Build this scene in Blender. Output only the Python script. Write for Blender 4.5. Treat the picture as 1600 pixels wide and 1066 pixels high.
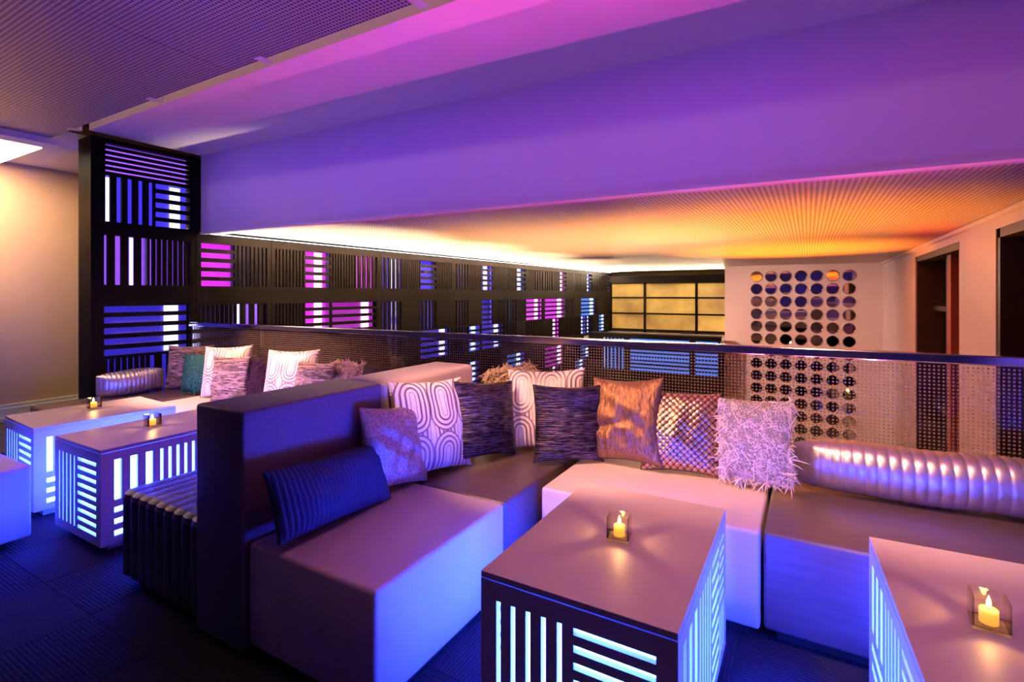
import bpy, bmesh, math, random
from mathutils import Matrix, Vector, Euler
random.seed(7)
R = math.radians
for o in list(bpy.data.objects): bpy.data.objects.remove(o)
scene = bpy.context.scene
COL = scene.collection

# ------------------------------------------------------------------ camera
cam_d = bpy.data.cameras.new('camera'); cam = bpy.data.objects.new('camera', cam_d); COL.objects.link(cam)
cam.location = (0, 0, 1.42); cam.rotation_euler = (R(90), 0, R(30))
cam_d.sensor_width = 36; cam_d.lens = 18.0; cam_d.shift_y = -73/1600; cam_d.clip_start = .02
scene.camera = cam

# ------------------------------------------------------------------ world, exposure
world = bpy.data.worlds.new('world'); scene.world = world; world.use_nodes = True
wb = world.node_tree.nodes['Background']; wb.inputs[0].default_value = (.30, .13, .42, 1); wb.inputs[1].default_value = .005
vs = scene.view_settings
vs.view_transform = 'Standard'; vs.look = 'None'; vs.gamma = 1; vs.use_curve_mapping = False; vs.exposure = 0.0

# ------------------------------------------------------------------ lamps of the room and added lights
def spot(loc, target, power, color, angle=60, blend=.6, radius=.05, name='spot'):
    d = bpy.data.lights.new(name, 'SPOT'); d.energy = power; d.color = color
    d.spot_size = R(angle); d.spot_blend = blend; d.shadow_soft_size = radius
    o = bpy.data.objects.new(name, d); COL.objects.link(o); o.location = loc
    o.rotation_euler = (Vector(target) - Vector(loc)).to_track_quat('-Z', 'Y').to_euler()
    return o
def area(loc, target, power, color, sx, sy, name='area', spread=180):
    d = bpy.data.lights.new(name, 'AREA'); d.shape = 'RECTANGLE'; d.size = sx; d.size_y = sy
    d.energy = power; d.color = color; d.spread = R(spread)
    o = bpy.data.objects.new(name, d); COL.objects.link(o); o.location = loc
    o.rotation_euler = (Vector(target) - Vector(loc)).to_track_quat('-Z', 'Y').to_euler()
    return o
CZ0 = 2.97; WARM = (1, .62, .38); PINKW = (1, .47, .30); VIOLET = (.22, .035, 1); MAG = (1, .06, .55)
# warm-pink downlights over the seats (in the perforated ceiling)
spot((-1.95, .9, 2.82), (-1.15, 2.75, .65), 330, PINKW, 36, .6, .03, 'downlight')
spot((-1.5, 1.4, 2.82), (-.45, 2.85, .65), 230, PINKW, 42, .6, .03, 'downlight')
spot((-.9, 1.5, 2.82), (-1.92, 2.52, .8), 230, PINKW, 27, .7, .03, 'downlight')
spot((.2, 1.4, 2.82), (.5, 2.95, .6), 220, PINKW, 46, .7, .03, 'downlight')
spot((-5.2, 1.2, 2.82), (-4.4, 2.75, .65), 800, PINKW, 38, .6, .03, 'downlight')
spot((-3.9, 1.5, 2.82), (-3.6, 2.8, .65), 330, PINKW, 40, .7, .03, 'downlight')
spot((-4.6, 1.2, 2.82), (-5.6, 2.5, .6), 200, PINKW, 40, .7, .03, 'downlight')
spot((-2.7, -.8, 2.82), (-1.0, 2.8, .65), 420, PINKW, 21, .5, .03, 'downlight')  # this and the next two are added behind the viewer for cushion highlights
spot((-5.3, -.8, 2.82), (-4.4, 2.8, .65), 420, PINKW, 22, .5, .03, 'downlight')
spot((-.6, -.8, 2.82), (.4, 2.95, .6), 260, PINKW, 18, .5, .03, 'downlight')
# softer pink downlights over the tables
spot((-.6, 1.25, 2.82), (-.6, 1.55, .5), 34, (1, .38, .36), 80, .9, .1, 'downlight')
spot((.6, 1.2, 2.82), (.6, 1.7, .5), 22, (1, .38, .36), 80, .9, .1, 'downlight')
spot((-4.0, 1.25, 2.82), (-4.0, 1.7, .5), 38, (1, .38, .36), 70, .9, .1, 'downlight')
# violet wash on the bulkhead and lounge ceiling
area((-4.1, 2.08, 2.90), (-4.1, 3.3, 2.42), 4.4, (.13, .025, 1), 3.2, .05, 'violet_wash', 75)
area((-1.2, 2.08, 2.90), (-1.2, 3.3, 2.42), 3.8, (.20, .035, .85), 2.6, .05, 'violet_wash', 75)
area((1.2, 2.08, 2.90), (1.2, 3.3, 2.42), 2.0, (.26, .05, .5), 2.2, .05, 'violet_wash', 75)
spot((-7.2, 1.3, 2.8), (-7.75, 2.05, 2.2), 330, (1, .66, .36), 85, .9, .15, 'beige_wall_fill')  # added spot standing in for the ceiling panel's light on the beige wall
# violet spot added between the two bays to tint the table side
spot((-2.5, 1.2, 2.82), (-3.35, 1.6, .35), 60, (.25, .02, 1), 50, .7, .05, 'violet_fill')
# magenta stage lamps on the lower level: their beams pass under the bulkhead edge on to the lounge ceiling
for k in range(9):
    mx = -4.4 + .75*k; mp = .12 + 1.0*(k/8)**1.3
    spot((mx, 5.6, -2.4), (mx-.3, 1.9, CZ0), 850*mp, MAG, 24, 1, .03, 'magenta_lamp')
    spot((mx, 8.0, -2.4), (mx-.3, 1.6, CZ0), 1200*mp, (1, .10, .42), 19, 1, .03, 'magenta_lamp')
# unseen violet light added on the back wall for ambience and reflections
area((-1.5, -1.6, 2.8), (-1.5, -2.6, 1.6), 3, (.30, .04, .9), 6, .1, 'violet_wash', 120)
# amber and red stage lamps aimed at the ceiling over the void
spot((-.5, 9.4, -2.2), (-.35, 9.4, 2.15), 5500, (1, .21, .01), 54, 1, .1, 'amber_lamp')
spot((-.6, 6.0, -2.2), (-.4, 6.0, 2.15), 2400, (1, .27, .03), 60, 1, .1, 'amber_lamp')
spot((-3.0, 6.6, -2.2), (-2.9, 6.6, 2.15), 2400, (1, .48, .20), 75, 1, .1, 'amber_lamp')
spot((1.0, 4.4, 1.25), (1.15, 7.4, 2.15), 1000, (1, .03, .015), 15, 1, .03, 'red_lamp')
# warm spots added to brighten the stone walls, and lower level light
spot((-4.4, 9.0, 1.9), (-.2, 14.0, .2), 1400, (1, .52, .42), 60, .9, .1, 'stone_wall_fill')
spot((-3.2, 7.0, 1.9), (1.45, 7.5, .4), 150, (1, .40, .50), 80, .8, .2, 'stone_wall_fill')
area((-2.0, 9.0, -1.2), (-2.0, 9.0, -3.2), 40, (1, .7, .35), 4, 4, 'lower_house_light')
# cove tubes along the top of the slatted screen and above the far balcony
area((-5.597, 9.494, 2.06), (-4.397, 9.452, 2.60), 2400, (1, .80, .58), 12.2, .03, 'cove_tube', 44)
area((-3.6, 15.2, 1.98), (-3.6, 14.9, 2.2), 110, (1, .78, .5), 3.2, .05, 'cove_tube', 180)
for uy in (4.6, 6.4, 8.4, 10.6, 12.8): spot((-4.4+.03*uy, uy, -2.4), (-5.30+.03*uy, uy, 2.15), 3600, (1, .76, .50), 42, 1, .1, 'ceiling_fill')  # spots added below to widen the cove glow on the ceiling
# plenum tube above the perforated ceiling panels
area((-2.5, 1.5, 3.2), (-2.5, 2.2, 3.1), 9, (1, .55, .40), 7.5, .05, 'plenum_tube', 180)

# ------------------------------------------------------------------ node helpers
class N:
    """tiny wrapper so that shader maths can be written as expressions"""
    def __init__(s, nt, sock): s.nt = nt; s.s = sock
    def _op(s, op, *a):
        n = s.nt.nodes.new('ShaderNodeMath'); n.operation = op
        for i, v in enumerate((s,) + a):
            if isinstance(v, N): s.nt.links.new(v.s, n.inputs[i])
            else: n.inputs[i].default_value = v
        return N(s.nt, n.outputs[0])
    def __add__(s, o): return s._op('ADD', o)
    def __sub__(s, o): return s._op('SUBTRACT', o)
    def __mul__(s, o): return s._op('MULTIPLY', o)
    def __truediv__(s, o): return s._op('DIVIDE', o)
    def fract(s): return s._op('FRACT')
    def abs(s): return s._op('ABSOLUTE')
    def sqrt(s): return s._op('SQRT')
    def max(s, o): return s._op('MAXIMUM', o)
    def min(s, o): return s._op('MINIMUM', o)
    def lt(s, o): return s._op('LESS_THAN', o)
    def gt(s, o): return s._op('GREATER_THAN', o)
    def sin(s): return s._op('SINE')
    def floor(s): return s._op('FLOOR')
def hyp(a, b): return (a*a + b*b).sqrt()
def mat_new(name):
    m = bpy.data.materials.new(name); m.use_nodes = True
    nt = m.node_tree; p = nt.nodes['Principled BSDF']
    return m, nt, p
def setc(p, color=None, rough=None, metal=None, emis=None, es=None, spec=None, sheen=None):
    if color: p.inputs['Base Color'].default_value = (*color, 1)
    if rough is not None: p.inputs['Roughness'].default_value = rough
    if metal is not None: p.inputs['Metallic'].default_value = metal
    if emis: p.inputs['Emission Color'].default_value = (*emis, 1); p.inputs['Emission Strength'].default_value = es
    if spec is not None: p.inputs['Specular IOR Level'].default_value = spec
    if sheen is not None: p.inputs['Sheen Weight'].default_value = sheen
def coords(nt, kind='Object'):
    t = nt.nodes.new('ShaderNodeTexCoord'); return t.outputs[kind]
def xyz(nt, kind='Object'):
    s = nt.nodes.new('ShaderNodeSeparateXYZ'); nt.links.new(coords(nt, kind), s.inputs[0])
    return [N(nt, o) for o in s.outputs]
def noise(nt, scale, detail=3, vec=None, rough=.5):
    n = nt.nodes.new('ShaderNodeTexNoise'); n.inputs['Scale'].default_value = scale; n.inputs['Detail'].default_value = detail
    n.inputs['Roughness'].default_value = rough
    nt.links.new(vec if vec is not None else coords(nt), n.inputs['Vector']); return N(nt, n.outputs[0])
def scaled(nt, sx, sy, sz, kind='Object', rot=(0, 0, 0)):
    m = nt.nodes.new('ShaderNodeMapping'); m.inputs['Scale'].default_value = (sx, sy, sz); m.inputs['Rotation'].default_value = rot
    nt.links.new(coords(nt, kind), m.inputs[0]); return m.outputs[0]
def bump(nt, p, h, strength=.3, dist=.01):
    b = nt.nodes.new('ShaderNodeBump'); b.inputs['Strength'].default_value = strength; b.inputs['Distance'].default_value = dist
    nt.links.new(h.s, b.inputs['Height']); nt.links.new(b.outputs[0], p.inputs['Normal'])
def mixc(nt, fac, a, b):
    m = nt.nodes.new('ShaderNodeMix'); m.data_type = 'RGBA'
    nt.links.new(fac.s, m.inputs[0])
    for i, v in ((6, a), (7, b)):
        if isinstance(v, tuple): m.inputs[i].default_value = (*v, 1)
        else: nt.links.new(v, m.inputs[i])
    return m.outputs[2]
def plain(name, color, rough=.5, metal=0, var=.12, scale=6, bs=0, spec=None):
    m, nt, p = mat_new(name); setc(p, color, rough, metal, spec=spec)
    n = noise(nt, scale)
    dk = tuple(c*(1-var) for c in color); lt = tuple(min(1, c*(1+var)) for c in color)
    nt.links.new(mixc(nt, n, dk, lt), p.inputs['Base Color'])
    if bs: bump(nt, p, noise(nt, scale*40, 2), bs, .003)
    return m
def emit(name, color, strength, base=(.5, .5, .5)):
    m, nt, p = mat_new(name); setc(p, base, .6, 0, color, strength); return m

M = {}
M['paint'] = plain('white_paint', (.72, .66, .68), .55, var=.03)
M['dark_paint'] = plain('dark_plum_paint', (.09, .06, .09), .6, var=.1)
M['beige'] = plain('beige_plaster', (.72, .47, .29), .7, var=.05, scale=3)
M['white_trim'] = plain('white_trim', (.75, .70, .66), .4, var=.03)
M['marble'] = plain('pale_stone', (.66, .58, .54), .45, var=.18, scale=1.3)
M['black_wood'] = plain('black_wood', (.005, .0036, .003), .45, var=.3, scale=9, spec=.03)
M['dark_metal'] = plain('dark_metal', (.03, .026, .024), .35, .4, var=.2)
M['brown_metal'] = plain('dark_brown_frame', (.035, .022, .014), .4, 0, var=.2)
M['leather'] = plain('pale_leather', (.62, .51, .51), .42, var=.05, scale=5, bs=.06)
M['laminate'] = plain('pale_laminate', (.70, .60, .60), .42, var=.04, scale=2)
M['plinth'] = plain('black_plinth', (.012, .012, .014), .6)
M['chrome'] = plain('polished_steel', (.62, .60, .62), .14, 1, var=.03)
M['slab'] = plain('slab_edge', (.10, .09, .09), .7)
M['lower_floor'] = plain('lower_floor', (.05, .035, .025), .3, var=.4, scale=2)
M['red_tint_post'] = plain('red_light_tinted_post', (.34, .07, .035), .5)  # red light on the window post is put into its colour
M['lower_wall'] = plain('olive_wall', (.20, .15, .05), .6, var=.3, scale=1)

def mk_dark_leather():
    m, nt, p = mat_new('dark_satin_upholstery'); setc(p, (.10, .068, .07), .36)
    n = noise(nt, 1.0, 4, scaled(nt, 3, 40, 40)); nt.links.new(mixc(nt, n, (.075, .050, .052), (.13, .09, .09)), p.inputs['Base Color'])
    bump(nt, p, n, .25, .004); return m
M['dark_leather'] = mk_dark_leather()
def mk_weave():
    m, nt, p = mat_new('dark_purple_weave'); setc(p, (.17, .11, .16), .5)
    x, y, z = xyz(nt)
    h = (x*900).sin()*(z*900).sin() + (y*900).sin()
    n = noise(nt, 60, 2); nt.links.new(mixc(nt, n, (.14, .088, .13), (.20, .13, .19)), p.inputs['Base Color'])
    bump(nt, p, h, .12, .001); return m
M['weave'] = mk_weave()
def mk_carpet(name, ax, col):
    m, nt, p = mat_new(name); setc(p, col, .95, spec=.1)
    c = xyz(nt); w = (c[ax]*(2*math.pi/.016)).sin()*.5 + noise(nt, 260, 2)
    n = noise(nt, 90, 3); nt.links.new(mixc(nt, n, tuple(v*.6 for v in col), tuple(v*1.35 for v in col)), p.inputs['Base Color'])
    bump(nt, p, w, .6, .004); return m
M['carpet_a'] = mk_carpet('carpet_ribbed_along', 0, (.030, .026, .036))
M['carpet_b'] = mk_carpet('carpet_ribbed_across', 1, (.025, .022, .031))
def mk_perf(name, base, hole, pitch, rad, ax=(0, 1), metal=0, rough=.45):
    m, nt, p = mat_new(name); setc(p, base, rough, metal)
    c = xyz(nt); a = (c[ax[0]]/pitch).fract() - .5; b = (c[ax[1]]/pitch).fract() - .5
    d = hyp(a, b).lt(rad)
    nt.links.new(mixc(nt, d, base, hole), p.inputs['Base Color']); return m
M['perf_lounge'] = mk_perf('perforated_metal_fine', (.42, .36, .40), (.03, .02, .03), .024, .34, metal=.25)
M['perf_void'] = mk_perf('perforated_metal_panel', (.74, .62, .54), (.12, .07, .05), .034, .30, metal=.0)
def mk_frit():
    m = bpy.data.materials.new('dotted_glass'); m.use_nodes = True; nt = m.node_tree; nt.nodes.clear()
    out = nt.nodes.new('ShaderNodeOutputMaterial')
    tr = nt.nodes.new('ShaderNodeBsdfTransparent'); tr.inputs[0].default_value = (.94, .94, .95, 1)
    gl = nt.nodes.new('ShaderNodeBsdfGlossy'); gl.inputs['Roughness'].default_value = .02
    df = nt.nodes.new('ShaderNodeBsdfDiffuse'); df.inputs[0].default_value = (.24, .18, .17, 1)
    tl = nt.nodes.new('ShaderNodeBsdfTranslucent'); tl.inputs[0].default_value = (.34, .27, .26, 1)
    dm = nt.nodes.new('ShaderNodeMixShader'); dm.inputs[0].default_value = .12
    nt.links.new(df.outputs[0], dm.inputs[1]); nt.links.new(tl.outputs[0], dm.inputs[2])
    fr = nt.nodes.new('ShaderNodeFresnel'); fr.inputs[0].default_value = 1.5
    g = nt.nodes.new('ShaderNodeMixShader'); nt.links.new(fr.outputs[0], g.inputs[0]); nt.links.new(tr.outputs[0], g.inputs[1]); nt.links.new(gl.outputs[0], g.inputs[2])
    x, y, z = xyz(nt); P = .019
    d = hyp((x/P).fract()-.5, (z/P).fract()-.5).lt(.25)*y.lt(0)
    mx = nt.nodes.new('ShaderNodeMixShader'); nt.links.new(d.s, mx.inputs[0]); nt.links.new(g.outputs[0], mx.inputs[1]); nt.links.new(dm.outputs[0], mx.inputs[2])
    nt.links.new(mx.outputs[0], out.inputs[0]); return m
M['frit'] = mk_frit()
def mk_clear(name, tint=(1, 1, 1), ior=1.5):
    m = bpy.data.materials.new(name); m.use_nodes = True; nt = m.node_tree; nt.nodes.clear()
    out = nt.nodes.new('ShaderNodeOutputMaterial'); tr = nt.nodes.new('ShaderNodeBsdfTransparent'); tr.inputs[0].default_value = (*tint, 1)
    gl = nt.nodes.new('ShaderNodeBsdfGlossy'); gl.inputs['Roughness'].default_value = .02
    fr = nt.nodes.new('ShaderNodeFresnel'); fr.inputs[0].default_value = ior
    mx = nt.nodes.new('ShaderNodeMixShader'); nt.links.new(fr.outputs[0], mx.inputs[0]); nt.links.new(tr.outputs[0], mx.inputs[1]); nt.links.new(gl.outputs[0], mx.inputs[2])
    nt.links.new(mx.outputs[0], out.inputs[0]); return m
M['clear'] = mk_clear('clear_glass', (.97, .95, .93))
M['dark_glass'] = plain('dark_window_glass', (.006, .005, .006), .08, var=.1)
M['mirror'] = plain('mirror_silver', (.82, .78, .76), .03, 1, var=.02)
# --- pillows
def mk_loops():
    m, nt, p = mat_new('loop_print_cotton'); x, y, z = xyz(nt)
    a, b, L = .19, .30, .055
    def fam(ox, oz):
        u = ((x+ox)/a).fract()*a - a/2; v = ((z+oz)/b).fract()*b - b/2
        return hyp(u, (v.abs()-L).max(0))
    dA = fam(.05, .04); dB = fam(.05+a/2, .04+b/2)
    A = dA.lt(a*.5)
    d = dA*A + dB*(A*-1+1)
    st = (d/(a*.5)*3.6+.32).fract().gt(.58)
    core = d.gt(a*.5*.15)
    st = st*core
    nt.links.new(mixc(nt, st, (.80, .74, .72), (.30, .19, .20)), p.inputs['Base Color'])
    r = st*-.35 + .75; nt.links.new(r.s, p.inputs['Roughness']); nt.links.new((st*.5).s, p.inputs['Metallic'])
    bump(nt, p, noise(nt, 400, 2), .08, .001); return m
M['loops'] = mk_loops()
def mk_metal(name, col, kind, rough=.3, metal=.85):
    m, nt, p = mat_new(name); setc(p, col, rough, metal); x, y, z = xyz(nt)
    if kind == 'pleat':      # fine horizontal pleats
        n = noise(nt, 1, 4, scaled(nt, 14, 14, 150), .6); w = (z*(2*math.pi/.011) + noise(nt, 9)*6).sin()*.3
        bump(nt, p, n*1.5 + w, .8, .010)
    elif kind == 'sequin':
        v = nt.nodes.new('ShaderNodeTexVoronoi'); v.inputs['Scale'].default_value = 170
        nt.links.new(coords(nt), v.inputs['Vector'])
        sp = nt.nodes.new('ShaderNodeSeparateColor'); nt.links.new(v.outputs['Color'], sp.inputs[0])
        h = N(nt, sp.outputs[0]); bump(nt, p, h + N(nt, v.outputs['Distance'])*.8, .55, .004)
    elif kind == 'row_sequin':
        n = noise(nt, 1, 4, scaled(nt, 30, 30, 260), .7); bump(nt, p, n, 1, .012)
    elif kind == 'crinkle':
        n = noise(nt, 1, 5, scaled(nt, 70, 70, 18), .65); bump(nt, p, n + noise(nt, 7)*1.5, .8, .012)
    elif kind == 'woven':
        a = x*.7071+z*.7071; b = x*.7071-z*.7071; k = 2*math.pi/.025
        bump(nt, p, noise(nt, 60), .4, .004)
    elif kind == 'smooth':
        bump(nt, p, noise(nt, 14, 4), .3, .006)
    def ramp(n, lo, hi): return ((n-lo)*(1/(hi-lo))).max(0).min(1)
    dk = tuple(c*.22 for c in col); br = tuple(min(1, c*1.9) for c in col)
    if kind == 'row_sequin': n2 = ramp(noise(nt, 1, 4, scaled(nt, 12, 12, 95), .75), .43, .60)
    elif kind == 'pleat': n2 = ramp(noise(nt, 1, 4, scaled(nt, 12, 12, 120), .7), .42, .68)
    elif kind == 'crinkle': n2 = ramp(noise(nt, 1, 4, scaled(nt, 160, 160, 22), .6), .3, .7); dk = tuple(c*.45 for c in col); br = tuple(min(1, c*1.5) for c in col)
    elif kind == 'woven': n2 = ramp(((x+z)*(math.pi/.05*1.4142)).sin().abs()*((x-z)*(math.pi/.05*1.4142)).sin().abs(), .02, .45)
    elif kind == 'sequin': n2 = ramp(h, .0, 1.0); dk = tuple(c*.6 for c in col); br = tuple(min(1, c*1.4) for c in col)
    else: n2 = noise(nt, 25, 3); dk = tuple(c*.8 for c in col); br = tuple(min(1, c*1.2) for c in col)
    nt.links.new(mixc(nt, n2, dk, br), p.inputs['Base Color'])
    return m
M['charcoal'] = mk_metal('charcoal_pleated_lame', (.14, .10, .11), 'pleat', .27)
M['bronze'] = mk_metal('bronze_crinkled_lame', (.36, .19, .09), 'crinkle', .33)
M['woven'] = mk_metal('bronze_woven_lame', (.36, .22, .13), 'woven', .28)
M['taupe_sequin'] = mk_metal('taupe_sequin', (.48, .34, .34), 'sequin', .32, .7)
M['gold_sequin'] = mk_metal('gold_row_sequin', (.48, .34, .22), 'row_sequin', .3, .5)
M['silver'] = mk_metal('silver_pleated_lame', (.62, .53, .50), 'smooth', .36)
M['navy'] = plain('navy_ribbed_velvet', (.010, .020, .095), .7, var=.3, scale=30)
M['piping'] = plain('dark_piping', (.10, .06, .05), .4, .5)
for k, c in (('shag_pink', (.74, .62, .64)), ('shag_cream', (.80, .62, .38)), ('shag_teal', (.004, .17, .15)), ('shag_plum', (.055, .010, .040)), ('shag_beige', (.78, .56, .46)), ('shag_brown', (.10, .05, .035))):
    M[k] = plain(k, c, .8, var=.3, scale=60); M[k+'_base'] = plain(k+'_shaded_backing', tuple(v*.3 for v in c), .9)  # bodies under the pile darkened to stand for shade between strands
# --- light givers, plus wax with added glow
M['table_core'] = emit('table_light_core', (.012, .042, 1.0), 135, (.6, .6, .6))
M['table_under'] = emit('table_violet_led', (.20, .01, 1.0), 6.0)
M['flame'] = emit('flame', (1, .62, .16), 40)
M['panel_light'] = emit('ceiling_light_diffuser', (1, .82, .55), 4)
M['win_warm'] = None
def mk_wax():
    m, nt, p = mat_new('candle_wax'); setc(p, (.95, .62, .16), .5)
    p.inputs['Subsurface Weight'].default_value = .9; p.inputs['Subsurface Radius'].default_value = (.03, .018, .006); p.inputs['Subsurface Scale'].default_value = 1
    setc(p, emis=(1, .45, .05), es=.9); return m  # emission stands in for flame light shining through the wax
M['wax'] = mk_wax()
def mk_amber_pane():
    m, nt, p = mat_new('backlit_amber_pane'); setc(p, (.3, .22, .1), .25)
    n = ((noise(nt, .9, 3)-.35)*3.3).max(0).min(1); nt.links.new(mixc(nt, n, (.20, .09, .010), (.95, .50, .07)), p.inputs['Emission Color'])
    p.inputs['Emission Strength'].default_value = .75; return m
M['amber_pane'] = mk_amber_pane()
LEDC = {'b': (.05, .03, 1.0), 'm': (.75, .02, .85), 'v': (.30, .08, 1.0), 'c': (.05, .22, 1.0)}
PANEL, STRIP = {}, {}
for k, c in LEDC.items():
    for lv, sname in ((.15, 'lo'), (.65, 'mid'), (1.5, 'hi')):
        PANEL[k+sname] = emit('diffuser_%s_%s' % (k, sname), c, lv*.75, (.12, .12, .14))
    STRIP[k] = emit('led_strip_'+k, tuple(.55*v+.45 for v in c) if k != 'm' else (1, .45, .95), 3.2)
    STRIP[k+'d'] = emit('led_strip_dim_'+k, c, 1.6)

# ------------------------------------------------------------------ mesh helpers
def box(bm, x0, x1, y0, y1, z0, z1):
    v = [bm.verts.new(p) for p in ((x0, y0, z0), (x1, y0, z0), (x1, y1, z0), (x0, y1, z0), (x0, y0, z1), (x1, y0, z1), (x1, y1, z1), (x0, y1, z1))]
    for f in ((0, 3, 2, 1), (4, 5, 6, 7), (0, 1, 5, 4), (1, 2, 6, 5), (2, 3, 7, 6), (3, 0, 4, 7)): bm.faces.new([v[i] for i in f])
def prism(bm, poly, z0, z1):
    a = [bm.verts.new((x, y, z0)) for x, y in poly]; b = [bm.verts.new((x, y, z1)) for x, y in poly]; n = len(poly)
    bm.faces.new(a[::-1]); bm.faces.new(b)
    for i in range(n): bm.faces.new((a[i], a[(i+1) % n], b[(i+1) % n], b[i]))
def to_mesh(name, bm, smooth=False, bev=0, seg=2):
    if bev: bmesh.ops.bevel(bm, geom=list(bm.edges), offset=bev, segments=seg, profile=.5, affect='EDGES')
    bmesh.ops.recalc_face_normals(bm, faces=bm.faces)
    me = bpy.data.meshes.new(name); bm.to_mesh(me); bm.free()
    if smooth: me.polygons.foreach_set('use_smooth', [True]*len(me.polygons))
    return me
def link(name, me, mat=None, parent=None, loc=(0, 0, 0), rot=(0, 0, 0)):
    o = bpy.data.objects.new(name, me); COL.objects.link(o); o.location = loc; o.rotation_euler = rot
    if mat is not None and me is not None and not me.materials: me.materials.append(mat)
    if parent: o.parent = parent
    return o
def boxo(name, dims, mat, parent=None, bev=0, loc=(0, 0, 0), rot=(0, 0, 0), seg=2, smooth=False):
    bm = bmesh.new(); box(bm, *dims)
    return link(name, to_mesh(name, bm, smooth, bev, seg), mat, parent, loc, rot)
def tag(o, label, cat, group=None, kind=None):
    o['label'] = label; o['category'] = cat
    if group: o['group'] = group
    if kind: o['kind'] = kind
    return o
def thing(name, label, cat, loc=(0, 0, 0), rotz=0, group=None, kind=None):
    o = bpy.data.objects.new(name, None); COL.objects.link(o); o.location = loc; o.rotation_euler = (0, 0, rotz); o.empty_display_size = .1
    return tag(o, label, cat, group, kind)
def struct(o, label, cat): return tag(o, label, cat, kind='structure')
_cache = {}
def bar(name, sx, sy, sz, mat, parent, loc):
    k = (round(sx, 4), round(sy, 4), round(sz, 4), mat.name)
    if k not in _cache:
        bm = bmesh.new(); box(bm, 0, sx, 0, sy, 0, sz); me = to_mesh(name, bm); me.materials.append(mat); _cache[k] = me
    return link(name, _cache[k], None, parent, loc)
def slotted(L, Hh, th, slots, x0=0, z0=0):
    """a board L x Hh x th (front at y=0) with rectangular slots (x0,x1,z0,z1) cut right through"""
    xs = sorted({round(v, 5) for v in [x0, x0+L] + [s[0] for s in slots] + [s[1] for s in slots]})
    zs = sorted({round(v, 5) for v in [z0, z0+Hh] + [s[2] for s in slots] + [s[3] for s in slots]})
    nx, nz = len(xs)-1, len(zs)-1
    solid = [[True]*nz for _ in range(nx)]
    for i in range(nx):
        cx = (xs[i]+xs[i+1])/2
        for s in slots:
            if s[0] < cx < s[1]:
                for j in range(nz):
                    if s[2] < (zs[j]+zs[j+1])/2 < s[3]: solid[i][j] = False
    bm = bmesh.new(); vc = {}
    def V(i, j, k):
        if (i, j, k) not in vc: vc[(i, j, k)] = bm.verts.new((xs[i], th*k, zs[j]))
        return vc[(i, j, k)]
    S = lambda i, j: 0 <= i < nx and 0 <= j < nz and solid[i][j]
    for i in range(nx):
        for j in range(nz):
            if not solid[i][j]: continue
            bm.faces.new((V(i, j, 0), V(i+1, j, 0), V(i+1, j+1, 0), V(i, j+1, 0)))
            bm.faces.new((V(i, j, 1), V(i, j+1, 1), V(i+1, j+1, 1), V(i+1, j, 1)))
            if not S(i-1, j): bm.faces.new((V(i, j, 0), V(i, j+1, 0), V(i, j+1, 1), V(i, j, 1)))
            if not S(i+1, j): bm.faces.new((V(i+1, j, 0), V(i+1, j, 1), V(i+1, j+1, 1), V(i+1, j+1, 0)))
            if not S(i, j-1): bm.faces.new((V(i, j, 0), V(i, j, 1), V(i+1, j, 1), V(i+1, j, 0)))
            if not S(i, j+1): bm.faces.new((V(i, j+1, 0), V(i+1, j+1, 0), V(i+1, j+1, 1), V(i, j+1, 1)))
    return to_mesh('board', bm)

# ------------------------------------------------------------------ floor
RA = R(2.1)                                            # the mezzanine edge runs 2.1 degrees off the furniture grid
def edge_y(x, off=0): return 3.10 + math.tan(RA)*(x+5.87) + off
bm = bmesh.new(); prism(bm, [(-8.2, -2.6), (2.6, -2.6), (2.6, edge_y(2.6, .06)), (-5.9, edge_y(-5.9, .06)), (-5.9, 16.2), (-8.2, 16.2)], -.35, -.006)
floor = struct(link('floor', to_mesh('floor', bm), M['slab']), 'mezzanine floor slab under the carpet tiles', 'floor')
ts = .5
tile_me = {}
for k in 'ab':
    bm = bmesh.new(); box(bm, -ts/2+.0015, ts/2-.0015, -ts/2+.0015, ts/2-.0015, -.006, 0)
    tile_me[k] = to_mesh('carpet_tile', bm); tile_me[k].materials.append(M['carpet_'+k])
for i in range(-12, 6):
    for j in range(-3, 7):
        x, y = i*ts, j*ts+.03+.25
        if x < -7.9 or y > 3.0: continue
        k = 'a' if (i+j) % 2 else 'b'
        link('carpet_tile', tile_me[k], None, floor, (x, y, random.uniform(-.0008, .0006)))
low = struct(boxo('floor_lower', (-8.2, 4.0, 3.0, 16.6, -3.5, -3.2), M['lower_floor']), 'dark floor of the level below, beyond the railing', 'floor')

# ------------------------------------------------------------------ ceilings and bulkhead
CZ = 2.97
bm = bmesh.new(); prism(bm, [(-5.875, 2.19), (2.6, 2.19), (2.6, edge_y(2.6, .11)), (-5.875, edge_y(-5.875, .11))], CZ, 3.42)
struct(link('ceiling', to_mesh('ceiling', bm), M['paint']), 'smooth painted lounge ceiling between the bulkhead and the slot', 'ceiling')
bm = bmesh.new(); prism(bm, [(-5.86, edge_y(-5.86, .11)), (2.6, edge_y(2.6, .11)), (2.6, edge_y(2.6, .31)), (-5.86, edge_y(-5.86, .31))], 2.108, 3.42)
struct(link('wall_bulkhead', to_mesh('bulkhead', bm), M['paint']), 'smooth painted bulkhead hanging over the railing', 'wall')
bm = bmesh.new(); prism(bm, [(-5.84, edge_y(-5.84, .085)), (2.6, edge_y(2.6, .085)), (2.6, edge_y(2.6, .15)), (-5.84, edge_y(-5.84, .15))], 2.088, 2.108)
struct(link('trim_1', to_mesh('trim', bm), M['white_trim']), 'thin metal edge trim under the bulkhead', 'trim')
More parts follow.
